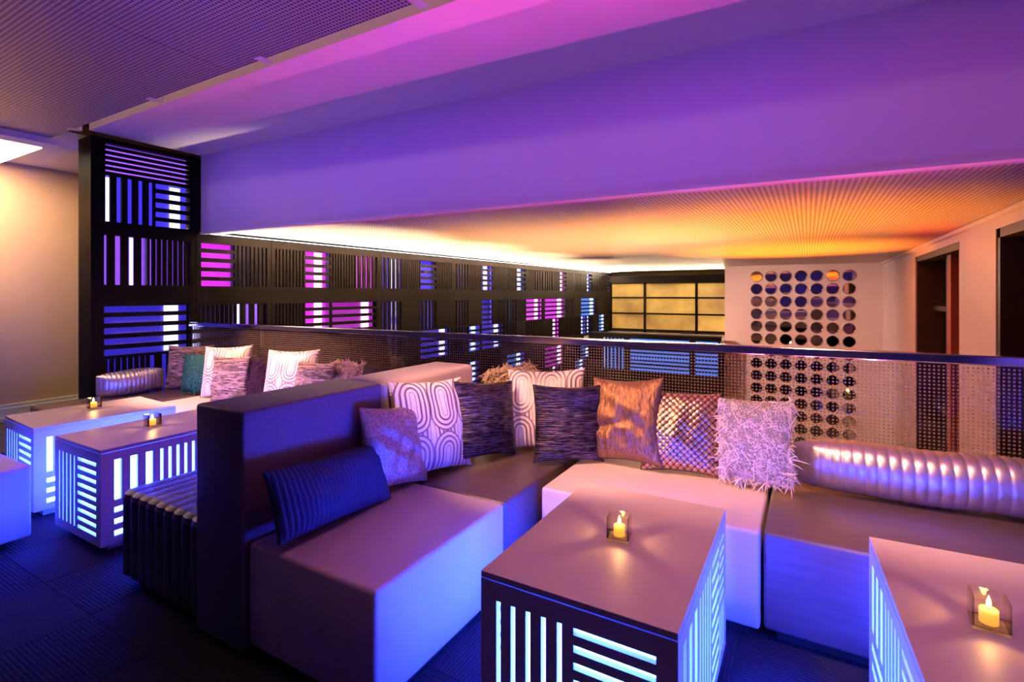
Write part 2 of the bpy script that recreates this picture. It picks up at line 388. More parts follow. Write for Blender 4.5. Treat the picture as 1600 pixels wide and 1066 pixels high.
struct(boxo('ceiling_plenum', (-8.0, 2.6, -2.6, 2.19, 3.42, 3.5), M['paint']), 'plain ceiling above the perforated panels', 'ceiling')
# hung perforated panels over the lounge
pc = thing('ceiling_perforated', 'hung perforated metal ceiling over the lounge', 'ceiling', (-2, 0, 2.85), kind='structure')
for i, (x0, x1) in enumerate(((-6.0, -3.2), (-3.196, -.4), (-.396, 2.6))):
    boxo('panel', (x0+2, x1+2, -2.6, 1.94, 0, .02), M['perf_lounge'], pc)
for x in (-5.50, -4.16, -2.87, -1.65, -.4, .8):
    bm = bmesh.new(); box(bm, -.03, .03, 1.90, 1.99, -.004, 0); box(bm, -.03, .03, 1.985, 1.99, 0, .07); box(bm, -.03, -.024, 1.94, 1.99, 0, .05)
    link('hanger_clip', to_mesh('clip', bm), M['white_trim'], pc, (x+2, 0, 0))
struct(boxo('trim_2', (-6.22, -6.02, -2.6, 2.16, 2.80, 2.87), M['paint']), 'painted channel along the end of the perforated ceiling', 'trim')
struct(boxo('ceiling_corridor', (-7.8, -6.22, -2.6, 9, 2.90, 3.0), M['paint']), 'corridor ceiling beside the beige wall', 'ceiling')
cl = thing('ceiling_light', 'glowing rectangular ceiling light panel above the beige wall', 'ceiling light', (-7.05, 1.2, 2.84))
boxo('frame', (-.62, .62, -.86, .86, .02, .06), M['white_trim'], cl, .004); boxo('diffuser', (-.59, .59, -.83, .83, 0, .02), M['panel_light'], cl)
# ceiling over the void
VZ = 2.13
vc = thing('ceiling_void', 'low perforated metal ceiling over the void, washed by amber light', 'ceiling', (-2, 9, VZ), kind='structure')
ys = [edge_y(-2, .32), 6.62, 9.2, 11.6, 14.02]
for a, b in zip(ys, ys[1:]):
    lx = lambda y: -5.85 + (y-3.1)*math.tan(R(2))
    bm = bmesh.new(); prism(bm, [(lx(a)+2, a-9+.002), (-.1, a-9+.002), (-.1, b-9-.002), (lx(b)+2, b-9-.002)], 0, .02); link('panel', to_mesh('panel', bm), M['perf_void'], vc)
    boxo('panel', (-.097, 3.47, a-9+.002, b-9-.002, 0, .02), M['perf_void'], vc)
boxo('panel', (-5.6+2, 1.5+2, 14.02-9, 16.6-9, .0, .03), M['paint'], vc)
boxo('backing', (-8.0+2, 3.0+2, 3.5-9, 16.6-9, .06, .12), M['paint'], vc)

# ------------------------------------------------------------------ walls
struct(boxo('wall_back', (-8.0, 2.8, -2.8, -2.6, -.3, 3.5), M['dark_paint']), 'plain dark wall behind the viewer', 'wall')
struct(boxo('wall_side', (2.6, 2.8, -2.6, 3.4, -.3, 3.5), M['dark_paint']), 'plain dark wall at the right end of the lounge', 'wall')
struct(boxo('wall_left', (-7.95, -7.75, -2.6, 9, -.3, 3.5), M['beige']), 'plain beige corridor wall on the left', 'wall')
bb = boxo('baseboard_left', (-7.75, -7.725, -2.6, 9, 0, .15), M['white_trim'], None, .004); struct(bb, 'stepped white baseboard along the beige wall', 'baseboard')
boxo('cap', (-7.75, -7.735, -2.6, 9, .15, .19), M['white_trim'], bb, .004); boxo('shoe', (-7.75, -7.70, -2.6, 9, 0, .05), M['white_trim'], bb, .006)
wf = struct(boxo('wall_far', (-1.83, 1.6, 14.03, 14.4, -3.2, 2.13), M['marble']), 'pale stone wall across the void carrying round mirrors', 'wall')
# right wall with two deep window bays
bm = bmesh.new()
for y0, y1 in ((10.04, 14.03), (6.10, 7.36), (1.2, 3.4)): box(bm, 1.45, 1.95, y0, y1, -3.2, 2.13)
for y0, y1 in ((7.36, 10.04), (3.4, 6.10)): box(bm, 1.45, 1.95, y0, y1, 2.0, 2.13); box(bm, 1.45, 1.95, y0, y1, -3.2, -2.6)
struct(link('wall_right', to_mesh('wall_right', bm), M['marble']), 'pale stone wall with dark window bays on the right', 'wall')
for n, (y0, y1) in enumerate(((7.36, 10.04), (3.4, 6.10))):
    w = thing('window_%d' % (n+1), ['dark framed window bay next to the mirror wall', 'dark framed window bay at the right edge'][n], 'window', (1.7, (y0+y1)/2, -2.6), kind='structure')
    h = (y1-y0)/2
    fr = bmesh.new()
    for a, b in ((-h, -h+.08), (h-.08, h)): box(fr, -.24, .1, a, b, 0, 4.6)
    box(fr, -.24, .1, -h, h, 4.52, 4.6)
    link('window_frame', to_mesh('wf', fr), M['brown_metal'], w)
    for zz in (.9, 2.35, 3.78): boxo('transom', (-.05, .08, -h+.08, h-.08, zz, zz+.07), M['brown_metal'], w)
    for yy in (-.55, .45): boxo('mullion', (-.03, .06, yy, yy+.06, 0, 4.52), M['brown_metal'], w)
    boxo('mullion', (-.14, -.02, -.36, -.16, 0, 4.52), M['red_tint_post'] if n == 0 else M['brown_metal'], w)
    for a, b in ((-h+.08, -.55), (-.49, .45), (.51, h-.08)):
        for z0, z1 in ((0, .9), (.97, 2.35), (2.42, 3.78), (3.85, 4.52)): boxo('pane', (.085, .095, a, b, z0, z1), M['dark_glass'], w)
struct(boxo('trim_3', (1.40, 1.45, 3.5, 14.0, 2.085, 2.125), M['white_trim']), 'bright metal trim where right wall meets the ceiling', 'trim')
# far left: balcony wall with backlit amber panes
wx0, wx1, wy = -5.42, -1.83, 15.72
struct(boxo('wall_balcony', (-8.0, 1.5, 16.3, 16.5, -3.2, 2.2), M['lower_wall']), 'dim olive wall at the back of the far balcony', 'wall')
win = thing('window_3', 'backlit amber glass screen with dark bars on far balcony', 'window', ((wx0+wx1)/2, wy, .25), kind='structure')
hw = (wx1-wx0)/2; cxw = (wx0+wx1)/2
boxo('head_beam', (-hw, hw, -.12, .12, 1.52, 1.74), M['black_wood'], win)
vb = [-5.42, -4.34, -2.82, -1.83]
for x in vb[1:3]: boxo('mullion', (x-.035-cxw, x+.035-cxw, -.05, .05, 0, 1.52), M['black_wood'], win)
zb = [.08, .58, 1.07, 1.52]
for z in zb[:3]: boxo('transom', (-hw, hw, -.04, .04, z-.03, z+.02), M['black_wood'], win)
for a, b in zip(vb, vb[1:]):
    for c, d in zip(zb, zb[1:]): boxo('pane', (a+.03-cxw, b-.03-cxw, .0, .02, c+.02, d-.03), M['amber_pane'], win)
boxo('sill', (-hw, hw, -2.3, .1, -.06, 0), M['white_trim'], win)

# ------------------------------------------------------------------ slatted light screens
def cell(par, t0, t1, z0, z1, kind, colr, lvl, led=None, wood=None):
    """fill an opening of a screen with slats, a lit diffuser and an LED strip; local x along the screen, y into it"""
    wood = wood or M['black_wood']; w = t1-t0; h = z1-z0
    if kind == 'H': n = max(3, round(h/.097)); pitch = h/(n-.42); sl = pitch*.58
    elif kind == 'h': n = 6; pitch = h/(n-.6); sl = pitch*.40
    elif kind == 'V': n = max(3, round(w/.088)); pitch = w/(n-.55); sl = pitch*.45
    else: n = max(5, round(w/.048)); pitch = w/(n-.6); sl = pitch*.40
    for i in range(n-1):
        a = i*pitch+sl
        if kind in 'Hh': bar('slat', w, .03, pitch-sl, wood, par, (t0, .004, z0+a))
        else: bar('slat', pitch-sl, .03, h, wood, par, (t0+a, .004, z0))
    lp = boxo('light_panel', (t0-.02, t1+.02, .13, .14, z0-.02, z1+.02), PANEL[colr+lvl], par)
    if led is not None:
        p, wd, dim = led
        bar('led_strip', wd*w, .012, h, STRIP[colr+('d' if dim else '')], lp, (t0+p*w, .112, z0))
LA = R(88); LO = Vector((-5.87, 3.10, 0)); LD = Vector((math.cos(LA), math.sin(LA), 0))
ROWS = {'B': (1.513, 1.997), 'C': (.818, 1.302), 'D': (.306, .79), 'E': (-.389, .095), 'F': (-.90, -.417)}
def screen(t0, t1, ztop, zbot, rows, nq, label, first=False):
    par = thing('slatted_screen', label, 'screen', LO+LD*t0, LA, 'backlit slatted screens along the left side')
    L = t1-t0; mg = .045; q = (L-2*mg)/nq; holes = []; todo = []
    for rk, spec in rows.items():
        if rk == 'A': continue
        z0, z1 = ROWS[rk]; pos = 0
        for tok in spec.split():
            kind = tok[0]; n = int(tok[1]) if len(tok) > 1 and tok[1].isdigit() else 1
            rest = tok[2:] if len(tok) > 1 and tok[1].isdigit() else tok[1:]
            a = mg+pos*q+.012; b = mg+(pos+n)*q-.012; pos += n
            if kind == '-': continue
            holes.append((a, b, z0, z1)); todo.append((a, b, z0, z1, kind, rest))
    if first:
        for hcell in ((.09, L-.06, 2.617, 2.89, 'h', 'vhi'), (.09, L*.55, 2.13, 2.58, 'V', 'bhi'), (L*.57, L-.06, 2.13, 2.58, 'H', 'bhi')):
            holes.append(hcell[:4]); todo.append(hcell)
    link('frame', slotted(L-.004, ztop-zbot, .04, holes, .002, zbot), M['black_wood'], par)
    boxo('back_board', (.002, L-.002, .26, .28, zbot, ztop), M['black_wood'], par)
    boxo('top_board', (.002, L-.002, .04, .26, ztop-.03, ztop), M['black_wood'], par)
    if first: boxo('end_board', (-.03, .0, -.012, .28, 0, ztop), M['black_wood'], par); boxo('end_post', (0, .075, -.014, 0, 0, ztop), M['black_wood'], par); boxo('end_post', (L-.05, L+.045, -.014, 0, 2.1, ztop), M['black_wood'], par)
    for a, b, z0, z1, kind, rest in todo:
        colr = rest[0] if rest else 'b'; lv = {'l': 'lo', 'm': 'mid', 'h': 'hi'}.get(rest[1] if len(rest) > 1 else 'm', 'mid')
        if kind == 'h': led = (.0, 1, True)
        elif kind == 'H': led = (.74, .17, False) if b-a > .5 else (.55, .3, lv == 'lo')
        elif kind == 'V': led = (random.choice((.0, .72)), .24, False) if lv == 'hi' else (random.choice((.0, .6)), .4, True) if lv == 'mid' else None
        else: led = (random.choice((.1, .7)), .12, True) if random.random() < .6 else None
        if rest.endswith('x'): led = None
        cell(par, a, b, z0, z1, kind, colr, lv, led)
    return par
screen(-.862, .06, 2.935, 0, {'A': '', 'B': 'Vvh Fvm', 'C': 'H2bm', 'D': 'Fbm Vbmx'}, 2, 'tall black slatted screen bay beside the beige wall, blue lit', True)
screen(.06, .961, 2.10, -3.2, {'B': 'Hmhx Fvl', 'C': 'Fvl Vvh', 'D': 'Hcm Fvl'}, 2, 'narrow slatted screen bay with magenta bars next to tall bay')
screen(.961, 2.788, 2.10, -3.2, {'B': 'Fml Hmh Fvl Vmh', 'C': 'Fml Hmh H2mm', 'D': 'Fml Vml F2ml'}, 4, 'wide slatted screen bay lit magenta, nearest of the wide bays')
screen(2.788, 4.621, 2.10, -3.2, {'B': 'Vbh Fbl Hbhx Fbl', 'C': 'Vbm - Vbm -', 'D': 'Vbl - H2bm', 'E': 'Vbl - H2bm'}, 4, 'wide blue slatted screen bay, second wide bay from the left')
screen(4.621, 6.407, 2.10, -3.2, {'B': 'Vbm Fbl Hbm Fbl', 'C': 'Vbm - Hbmx Fbl', 'D': 'Vbl Hch H2bm', 'E': 'Vbl Hcm F2bl', 'F': 'H2cm F2bl'}, 4, 'blue slatted screen bay, third wide bay from the left')
screen(6.407, 8.146, 2.10, -3.2, {'B': 'Fbl Hch Fbl Vmm', 'C': 'Vcm Fbl H2mh', 'D': 'Vbl - Vml Fbl', 'E': 'H2cm Vbm -', 'F': 'H2cm H2mm'}, 4, 'slatted screen bay half blue and half magenta')
screen(8.146, 9.869, 2.10, -3.2, {'B': 'Vmm Fml Hmh Fml', 'C': 'H3mh Fml', 'D': '- Hmh F2ml', 'E': 'H3mm -', 'F': 'Vml Hmm Fml -'}, 4, 'magenta slatted screen bay in the far part of the row')
screen(9.869, 11.587, 2.10, -3.2, {'B': 'Vbl Fbl Hch Fbl', 'C': '- H3ch', 'D': 'Vbl Hch Hbm -', 'E': '- H2cm Vbl', 'F': 'H2cm F2bl'}, 4, 'blue slatted screen bay, second from the far end')
screen(11.587, 12.72, 2.10, -3.2, {'B': 'Vbl Fbl Hch', 'C': '- Fbl -', 'D': 'H2ch -', 'E': 'H2cm Fbl'}, 3, 'short blue slatted screen bay at the far end of row')
led = boxo('cove_strip', (.02, 12.6, .02, .07, 0, .012), emit('cove_led', (.8, .9, 1), 5), None, 0, (LO.x+LD.x*.1, LO.y+LD.y*.1, 2.10), (0, 0, LA))
tag(led, 'long white cove light strip on top of the slatted screens', 'light strip')
# lower slatted front below the far balcony
par = thing('slatted_screen', 'low blue slatted front below the amber balcony windows', 'screen', (-5.2, 13.2, -3.2), 0, 'backlit slatted screens along the left side')
cells = [(.42, .98, 2.63, 3.46, 'V', 'chi'), (1.15, 2.66, 2.63, 3.46, 'H', 'chi'), (2.80, 3.32, 2.63, 3.46, 'H', 'chi')]
link('frame', slotted(3.37, 3.58-.2, .04, [c[:4] for c in cells], 0, .2), M['black_wood'], par)
for a, b, z0, z1, k, cc in cells: cell(par, a, b, z0, z1, k, 'c', 'hi', (.0, .12, False) if k == 'V' else None)
boxo('back_board', (0, 3.37, .26, .28, 0, 3.58), M['black_wood'], par); boxo('top_board', (0, 3.37, .04, .4, 3.55, 3.58), M['black_wood'], par)

# ------------------------------------------------------------------ railing
rail = thing('railing', 'dotted glass railing with polished steel handrail behind the cushions', 'railing', (-5.87, 3.10, 0), RA)
RL = 7.3
boxo('handrail', (.02, RL, -.028, .028, 1.072, 1.12), M['chrome'], rail, .006)
xs_ = [.04, 1.17, 2.77, 4.38, 5.98, RL]
for a, b in zip(xs_, xs_[1:]):
    boxo('glass_panel', (a+.004, b-.004, -.006, .006, .06, 1.072), M['frit'], rail)
boxo('base_channel', (.02, RL, -.03, .03, -.1, .06), M['dark_metal'], rail, .003)

# ------------------------------------------------------------------ round mirrors on the far wall
def mirror_mesh():
    bm = bmesh.new(); n = 28; prof = [(.135, 0), (.135, -.018), (.128, -.024), (.118, -.020), (.0, -.018)]
    rings = []
    for r, y in prof[:-1]: rings.append([bm.verts.new((r*math.cos(2*math.pi*i/n), y, r*math.sin(2*math.pi*i/n))) for i in range(n)])
    for a, b in zip(rings, rings[1:]):
        for i in range(n): bm.faces.new((a[i], a[(i+1) % n], b[(i+1) % n], b[i]))
    bm.faces.new(rings[-1]); return to_mesh('round_mirror', bm)
mm = mirror_mesh(); mm.materials.append(M['mirror'])
ordn = ['first', 'second', 'third', 'fourth', 'fifth', 'sixth', 'seventh', 'eighth', 'ninth', 'tenth', 'eleventh', 'twelfth', 'thirteenth', 'fourteenth']
for r in range(14):
    for c in range(7):
        o = link('round_mirror', mm, None, None, (-1.10+c*.32, 14.03, 1.855-r*.305), (R(random.uniform(-1.2, 1.2)), 0, R(random.uniform(-1.5, 1.5))))
        tag(o, 'round mirror on the pale stone wall, %s row down, %s from left' % (ordn[r], ordn[c]), 'mirror', 'round mirrors on the far wall')

# ------------------------------------------------------------------ seating
def seat(name, x0, x1, y0, y1, mat, label, z1=.45, z0=.05, rib=None, plin=.05):
    cx, cy = (x0+x1)/2, (y0+y1)/2
    t = thing(name, label, 'seat' if name == 'seat_module' else name.split('_')[-1], (cx, cy, 0), 0, 'lounge seat modules' if name == 'seat_module' else None)
    hx, hy = (x1-x0)/2, (y1-y0)/2
    bm = bmesh.new(); box(bm, -hx+.003, hx-.003, -hy+.003, hy-.003, z0, z1)
    link('upholstery', to_mesh('upholstery', bm, True, .016, 3), mat, t)
    boxo('plinth', (-hx+plin, hx-plin, -hy+plin, hy-plin, 0, z0+.002), M['plinth'], t)
    return t
seat('seat_module', -1.895, -1.215, 1.215, 2.043, M['leather'], 'pale leather bench holding the navy pillow')
seat('seat_module', -1.895, -1.215, 2.043, 3.10, M['dark_leather'], 'dark satin corner seat between the two pale seats')
seat('seat_module', -1.165, -.165, 2.30, 3.14, M['leather'], 'pale leather seat under the pink shag cushion')
seat('seat_module', -.16, 1.30, 2.32, 3.18, M['dark_leather'], 'dark satin seat under the silver bolster at right')
# left bay
def ribbed_seat(x0, x1, y0, y1, label):
    t = thing('seat_module', label, 'seat', ((x0+x1)/2, (y0+y1)/2, 0), 0, 'lounge seat modules')
    hx, hy = (x1-x0)/2, (y1-y0)/2; n = 9; bm = bmesh.new()
    pts = []
    seg = 8
    def wave(s): return .010*abs(math.sin(math.pi*s))
    K = n*seg
    prof = [(0, .05), (0, .42), (.008, .44), (.03, .45)]
    cols = []
    for i in range(K+1):
        x = -hx + 2*hx*i/K; d = wave(i/seg)
        cols.append([bm.verts.new((x, -hy+.012-d*(1 if k < 3 else .3)+dy, z + (d*.1 if k == 3 else 0))) for k, (dy, z) in enumerate(prof)] + [bm.verts.new((x, hy-.01, .45+d*.3)), bm.verts.new((x, hy, .43)), bm.verts.new((x, hy, .05))])
    for a, b in zip(cols, cols[1:]):
        for k in range(len(a)-1): bm.faces.new((a[k], b[k], b[k+1], a[k+1]))
    for cc in (cols[0], cols[-1]): bm.faces.new(cc)
    bm.faces.new([c[0] for c in cols] + [c[-1] for c in reversed(cols)])
    link('upholstery', to_mesh('uph', bm, False), M['dark_leather'], t)
    boxo('plinth', (-hx+.05, hx-.02, -hy+.06, hy-.05, 0, .052), M['plinth'], t)
ribbed_seat(-2.925, -2.245, 1.215, 2.05, 'dark ribbed bench on the left of the purple partition')
seat('seat_module', -2.925, -2.245, 2.05, 3.03, M['dark_leather'], 'dark corner seat hidden behind the partition in left bay')
seat('seat_module', -3.99, -2.935, 2.30, 3.03, M['leather'], 'pale seat in left bay right of the plum shag cushion')
seat('seat_module', -5.05, -4.0, 2.26, 3.02, M['leather'], 'pale seat under teal shag cushion in the left bay')
seat('seat_module', -5.845, -5.055, 1.75, 3.0, M['dark_leather'], 'dark seat under the silver bolster in the left bay')
seat('ottoman', -4.55, -3.80, .42, 1.155, M['leather'], 'pale leather ottoman cut off by the left edge', plin=.09)
t = thing('partition_block', 'dark purple upholstered partition between the two bays', 'partition', (-2.07, 1.58, 0))
bm = bmesh.new(); box(bm, -.165, .165, -.378, .378, .012, .96); link('upholstery', to_mesh('p', bm, True, .014, 3), M['weave'], t)
boxo('plinth', (-.14, .14, -.34, .36, 0, .014), M['plinth'], t)
t = thing('partition_block', 'pale leather partition end next to the railing', 'partition', (-2.055, 2.375, 0))
bm = bmesh.new(); box(bm, -.16, .16, -.41, .41, .012, .962); link('upholstery', to_mesh('p', bm, True, .03, 3), M['leather'], t)
boxo('plinth', (-.15, .15, -.38, .38, 0, .014), M['plinth'], t)

# ------------------------------------------------------------------ light tables
def hs(x0, x1, z0, z1, n, fill=.45):
    p = (z1-z0)/(n-1+fill); return [(x0, x1, z0+i*p, z0+i*p+p*fill) for i in range(n)]
def vsl(x0, x1, z0, z1, n, fill=.33):
    p = (x1-x0)/(n-1+fill); return [(x0+i*p, x0+i*p+p*fill, z0, z1) for i in range(n)]
def table(loc, rz, W_, D_, label, Hh=.577, mirror=False):
    t = thing('light_table', label, 'table', loc, rz, 'glowing slotted cube tables')
    hx, hy = W_/2, D_/2; zt = Hh-.022; zb = .05; th = .018; h = zt-zb
    boxo('top', (-hx, hx, -hy, hy, zt+.003, Hh), M['laminate'], t, .0015)
    boxo('plinth', (-hx+.06, hx-.06, -hy+.06, hy-.06, 0, zb+.001), M['laminate'], t)
    def short_slots(L): m = .055; return vsl(m, L*.46, m*.9, h-m, 5, .30) + hs(L*.52, L-m, m*.9, h-m, 9, .42)
    def long_slots(L):
        m = .045; z0, z1 = m*.9, h-m; zm = z0+(z1-z0)*.40
        return vsl(m, L*.29, zm+.03, z1, 3, .46) + hs(m, L*.29, z0, zm-.01, 3, .46) + vsl(L*.34, L*.58, z0, z1, 5, .36) + \
            hs(L*.62, L*.80, z0, z1, 9, .42) + hs(L*.825, L-m, zm+.03, z1, 6, .42) + vsl(L*.825, L-m, z0, zm-.0, 3, .40)
    link('front_panel', slotted(W_, h, th, short_slots(W_), -hx, zb) if False else slotted(W_, h, th, [(a-hx, b-hx, c+zb, d+zb) for a, b, c, d in short_slots(W_)], -hx, zb), M['laminate'], t, (0, -hy, 0))
    me = slotted(W_, h, th, [(a-hx, b-hx, c+zb, d+zb) for a, b, c, d in short_slots(W_)], -hx, zb)
    link('back_panel', me, M['laminate'], t, (0, hy, 0), (0, 0, R(180)))
    Ls = D_-2*th; me2 = slotted(Ls, h, th, [(a-Ls/2, b-Ls/2, c+zb, d+zb) for a, b, c, d in long_slots(Ls)], -Ls/2, zb)
    link('side_panel', me2, M['laminate'], t, (hx, 0, 0), (0, 0, R(90)))
    link('side_panel', me2, M['laminate'], t, (-hx, 0, 0), (0, 0, R(-90)))
    boxo('base_board', (-hx+th, hx-th, -hy+th, hy-th, zb, zb+.012), M['laminate'], t)
    boxo('light_core', (-hx+.085, hx-.085, -hy+.085, hy-.085, zb+.02, zt-.02), M['table_core'], t, .01)
    return t
table((-.571, 1.732, 0), 0, .586, .85, 'glowing slotted table in front of the pale corner seats')
table((.515, 1.755, 0), R(2.7), .62, .85, 'glowing slotted table at the right edge of the picture')
table((-3.592, 1.706, 0), 0, .586, .85, 'glowing slotted table beside the dark ribbed bench')
table((-4.487, 1.702, 0), R(-3.5), .63, .81, 'glowing slotted table nearest the beige wall')

# ------------------------------------------------------------------ candles
def candle(x, y, rz, where):
    z = .577
    t = thing('candle_holder', 'square clear glass candle holder '+where, 'candle holder', (x, y, z), rz, 'glass candle holders')
    s, w, h = .037, .005, .078
    bm = bmesh.new(); box(bm, -s, s, -s, -s+w, .008, h); box(bm, -s, s, s-w, s, .008, h); box(bm, -s, -s+w, -s+w, s-w, .008, h); box(bm, s-w, s, -s+w, s-w, .008, h)
    link('walls', to_mesh('walls', bm), M['clear'], t); boxo('base', (-s, s, -s, s, 0, .008), M['clear'], t)
    c = thing('candle', 'lit yellow candle inside the glass holder '+where, 'candle', (x, y, z+.0085), rz, 'lit candles')
    bm = bmesh.new(); n = 20; prof = [(0, 0), (.019, 0), (.0195, .002), (.0195, .033), (.018, .0355), (.008, .034), (0, .033)]
    rings = [[bm.verts.new((max(r, .0001)*math.cos(2*math.pi*i/n), max(r, .0001)*math.sin(2*math.pi*i/n), zz)) for i in range(n)] for r, zz in prof]
    for a, b in zip(rings, rings[1:]):
        for i in range(n): bm.faces.new((a[i], a[(i+1) % n], b[(i+1) % n], b[i]))
    link('wax', to_mesh('wax', bm, True), M['wax'], c)
    boxo('wick', (-.001, .001, -.001, .001, .033, .041), M['plinth'], c)
    bm = bmesh.new(); prof = [(.0003, .037), (.0045, .042), (.0055, .048), (.004, .056), (.0018, .063), (.0002, .068)]; n = 10
    rings = [[bm.verts.new((r*math.cos(2*math.pi*i/n), r*math.sin(2*math.pi*i/n), zz)) for i in range(n)] for r, zz in prof]
    for a, b in zip(rings, rings[1:]):
        for i in range(n): bm.faces.new((a[i], a[(i+1) % n], b[(i+1) % n], b[i]))
    link('flame', to_mesh('flame', bm, True), M['flame'], c)
    d = bpy.data.lights.new('candle_glow', 'POINT'); d.energy = .9; d.color = (1, .5, .14); d.shadow_soft_size = .012
    lo = bpy.data.objects.new('candle_glow', d); COL.objects.link(lo); lo.location = (0, 0, .062); lo.parent = c
candle(-.565, 1.723, R(8), 'on the table before the corner seats')
candle(.399, 1.734, R(-4), 'on the right edge table')
candle(-3.629, 1.685, 0, 'on the table beside the ribbed bench')
candle(-4.577, 1.733, 0, 'on the table nearest the beige wall')

# ------------------------------------------------------------------ cushions
from mathutils import noise as mn
def relief_fn(kind, seed):
    o = Vector((seed*3.7, seed*1.3, 0))
    if kind in ('charcoal', 'gold_sequin'):
        p, am = (.0135, .0038) if kind == 'charcoal' else (.016, .005)
        return lambda x, z: am*(math.sin(2*math.pi*(z/p + .5*mn.noise(Vector((x*9, z*14, seed)))))*(.55+.7*mn.noise(Vector((x*22, z*60, seed+5)))) + .9*mn.noise(Vector((x*25, z*170, seed+9))))
    if kind == 'woven':
        k = math.pi/.05*1.4142
        return lambda x, z: .006*abs(math.sin((x+z)*k)*math.sin((x-z)*k))**.6
    if kind == 'bronze':
        return lambda x, z: .008*mn.noise(Vector((x*26, z*9, seed))) + .004*mn.noise(Vector((x*80, z*25, seed))) - .035*math.exp(-((z+.02-.25*x)/.022)**2)*max(0, .10-x)*3
    if kind == 'taupe_sequin':
        return lambda x, z: .006*mn.noise(Vector((x*14, z*10, seed))) + .0016*mn.noise(Vector((x*260, z*260, seed)))
    return None
def cushion_mesh(w, h, T, pinch=.055, res=26, wr=.006, seed=0, ribs=None, rel=None):
    rnd = random.Random(seed); ph = [rnd.uniform(0, 6.28) for _ in range(6)]
    bm = bmesh.new(); grid = {}
    for side in (-1, 1):
        for i in range(res+1):
            for j in range(res+1):
                if side == 1 and (i in (0, res) or j in (0, res)): grid[(1, i, j)] = grid[(-1, i, j)]; continue
                a = math.sin((i/res*2-1)*math.pi/2); b = math.sin((j/res*2-1)*math.pi/2)
                x = w/2*a*(1-pinch*(1-b*b)*abs(a)); z = h/2*b*(1-pinch*(1-a*a)*abs(b))
                tt = T/2*(max(0, (1-a**2)*(1-b**2)))**.42
                tt *= 1 + .10*math.sin(3*a+ph[0])*math.sin(2.6*b+ph[1])
                tt += wr*math.sin(9*a+4*b+ph[2])*math.sin(7*b-3*a+ph[3])*(1-a*a)*(1-b*b)
                if rel: tt += rel(x, z)*min(1, tt/(T*.12))
                if ribs: tt += ribs[1]*(abs(math.sin(math.pi*x/ribs[0]))-.5)*min(1, tt/(T*.15))
                grid[(side, i, j)] = bm.verts.new((x, side*tt, z))
    for side in (-1, 1):
        for i in range(res):
            for j in range(res):
                q = [grid[(side, i, j)], grid[(side, i+1, j)], grid[(side, i+1, j+1)], grid[(side, i, j+1)]]
                bm.faces.new(q if side == -1 else q[::-1])
    return to_mesh('cushion', bm, True)
def place(o, cx, cy, yaw, tilt, roll, zmin=.452):
    m = Matrix.Rotation(R(yaw+90), 4, 'Z') @ Matrix.Rotation(R(-tilt), 4, 'X') @ Matrix.Rotation(R(-roll), 4, 'Y')
    lo = min((m @ v.co).z for v in o.data.vertices)
    o.rotation_euler = m.to_euler(); o.location = (cx, cy, zmin-lo)
def piping(o, w, h, pinch, mat, r=.004):
    bm = bmesh.new(); pts = []; n = 16
    for side in range(4):
        for k in range(n):
            s = math.sin((k/n*2-1)*math.pi/2)
            if side == 0: a, b = s, -1
            elif side == 1: a, b = 1, s
            elif side == 2: a, b = -s, 1
            else: a, b = -1, -s
            pts.append(Vector((w/2*a*(1-pinch*(1-b*b)*abs(a)), 0, h/2*b*(1-pinch*(1-a*a)*abs(b)))))
    rings = []
    N_ = len(pts)
    for i, p in enumerate(pts):
        out = Vector((p.x, 0, p.z)).normalized()
        rings.append([bm.verts.new(p + out*(r*math.cos(q)) + Vector((0, r*math.sin(q), 0))) for q in (0, 2.09, 4.19)])
    for i in range(N_):
        a, b = rings[i], rings[(i+1) % N_]
        for k in range(3): bm.faces.new((a[k], a[(k+1) % 3], b[(k+1) % 3], b[k]))
    link('piping', to_mesh('piping', bm, True), mat, o)
def shag(o, mat, n, length, wid, seed):
    """many loose strands rooted on the cushion: uncountable pile, one part"""
    rnd = random.Random(seed); me = o.data; polys = list(me.polygons); bm = bmesh.new()
    areas = [p.area for p in polys]; picks = rnd.choices(polys, areas, k=n)
    for p in picks:
        vs_ = [me.vertices[i].co for i in p.vertices]
        u, v = rnd.random(), rnd.random(); c0 = vs_[0].lerp(vs_[1], u).lerp(vs_[3 % len(vs_)].lerp(vs_[2], u), v)
        nrm = p.normal; ang = mn.noise(c0*11 + Vector((seed*2.3, 0, 0)))*7 + rnd.gauss(0, .55)
        d = (nrm*.55 + Vector((math.cos(ang), rnd.gauss(0, .2), math.sin(ang)-.35))).normalized()
        if d.dot(nrm) < .15: d = (d + nrm*.6).normalized()
        L = length*rnd.uniform(.55, 1.15); side = d.cross(Vector((rnd.gauss(0, 1), rnd.gauss(0, 1), rnd.gauss(0, 1)))).normalized()
        up = d.cross(side); bend = nrm*.1 + Vector((rnd.gauss(0, .35), rnd.gauss(0, .2), -.3 + rnd.gauss(0, .3)))
        prev = None
        for k, tt in enumerate((0, .45, .8, 1)):
            ctr = c0 + d*(L*tt) + bend*(L*tt*tt*.6); wk = wid*(1, .95, .7, .12)[k]
            ring = [bm.verts.new(ctr + side*(wk*math.cos(q)) + up*(wk*math.sin(q))) for q in (0, 2.09, 4.19)]
            if prev:
                for m_ in range(3): bm.faces.new((prev[m_], prev[(m_+1) % 3], ring[(m_+1) % 3], ring[m_]))
            prev = ring
    s = link('shag_pile', to_mesh('shag', bm, True), mat, o); s['kind'] = 'stuff'
GP = 'throw cushions along the seats'
_sd = [0]
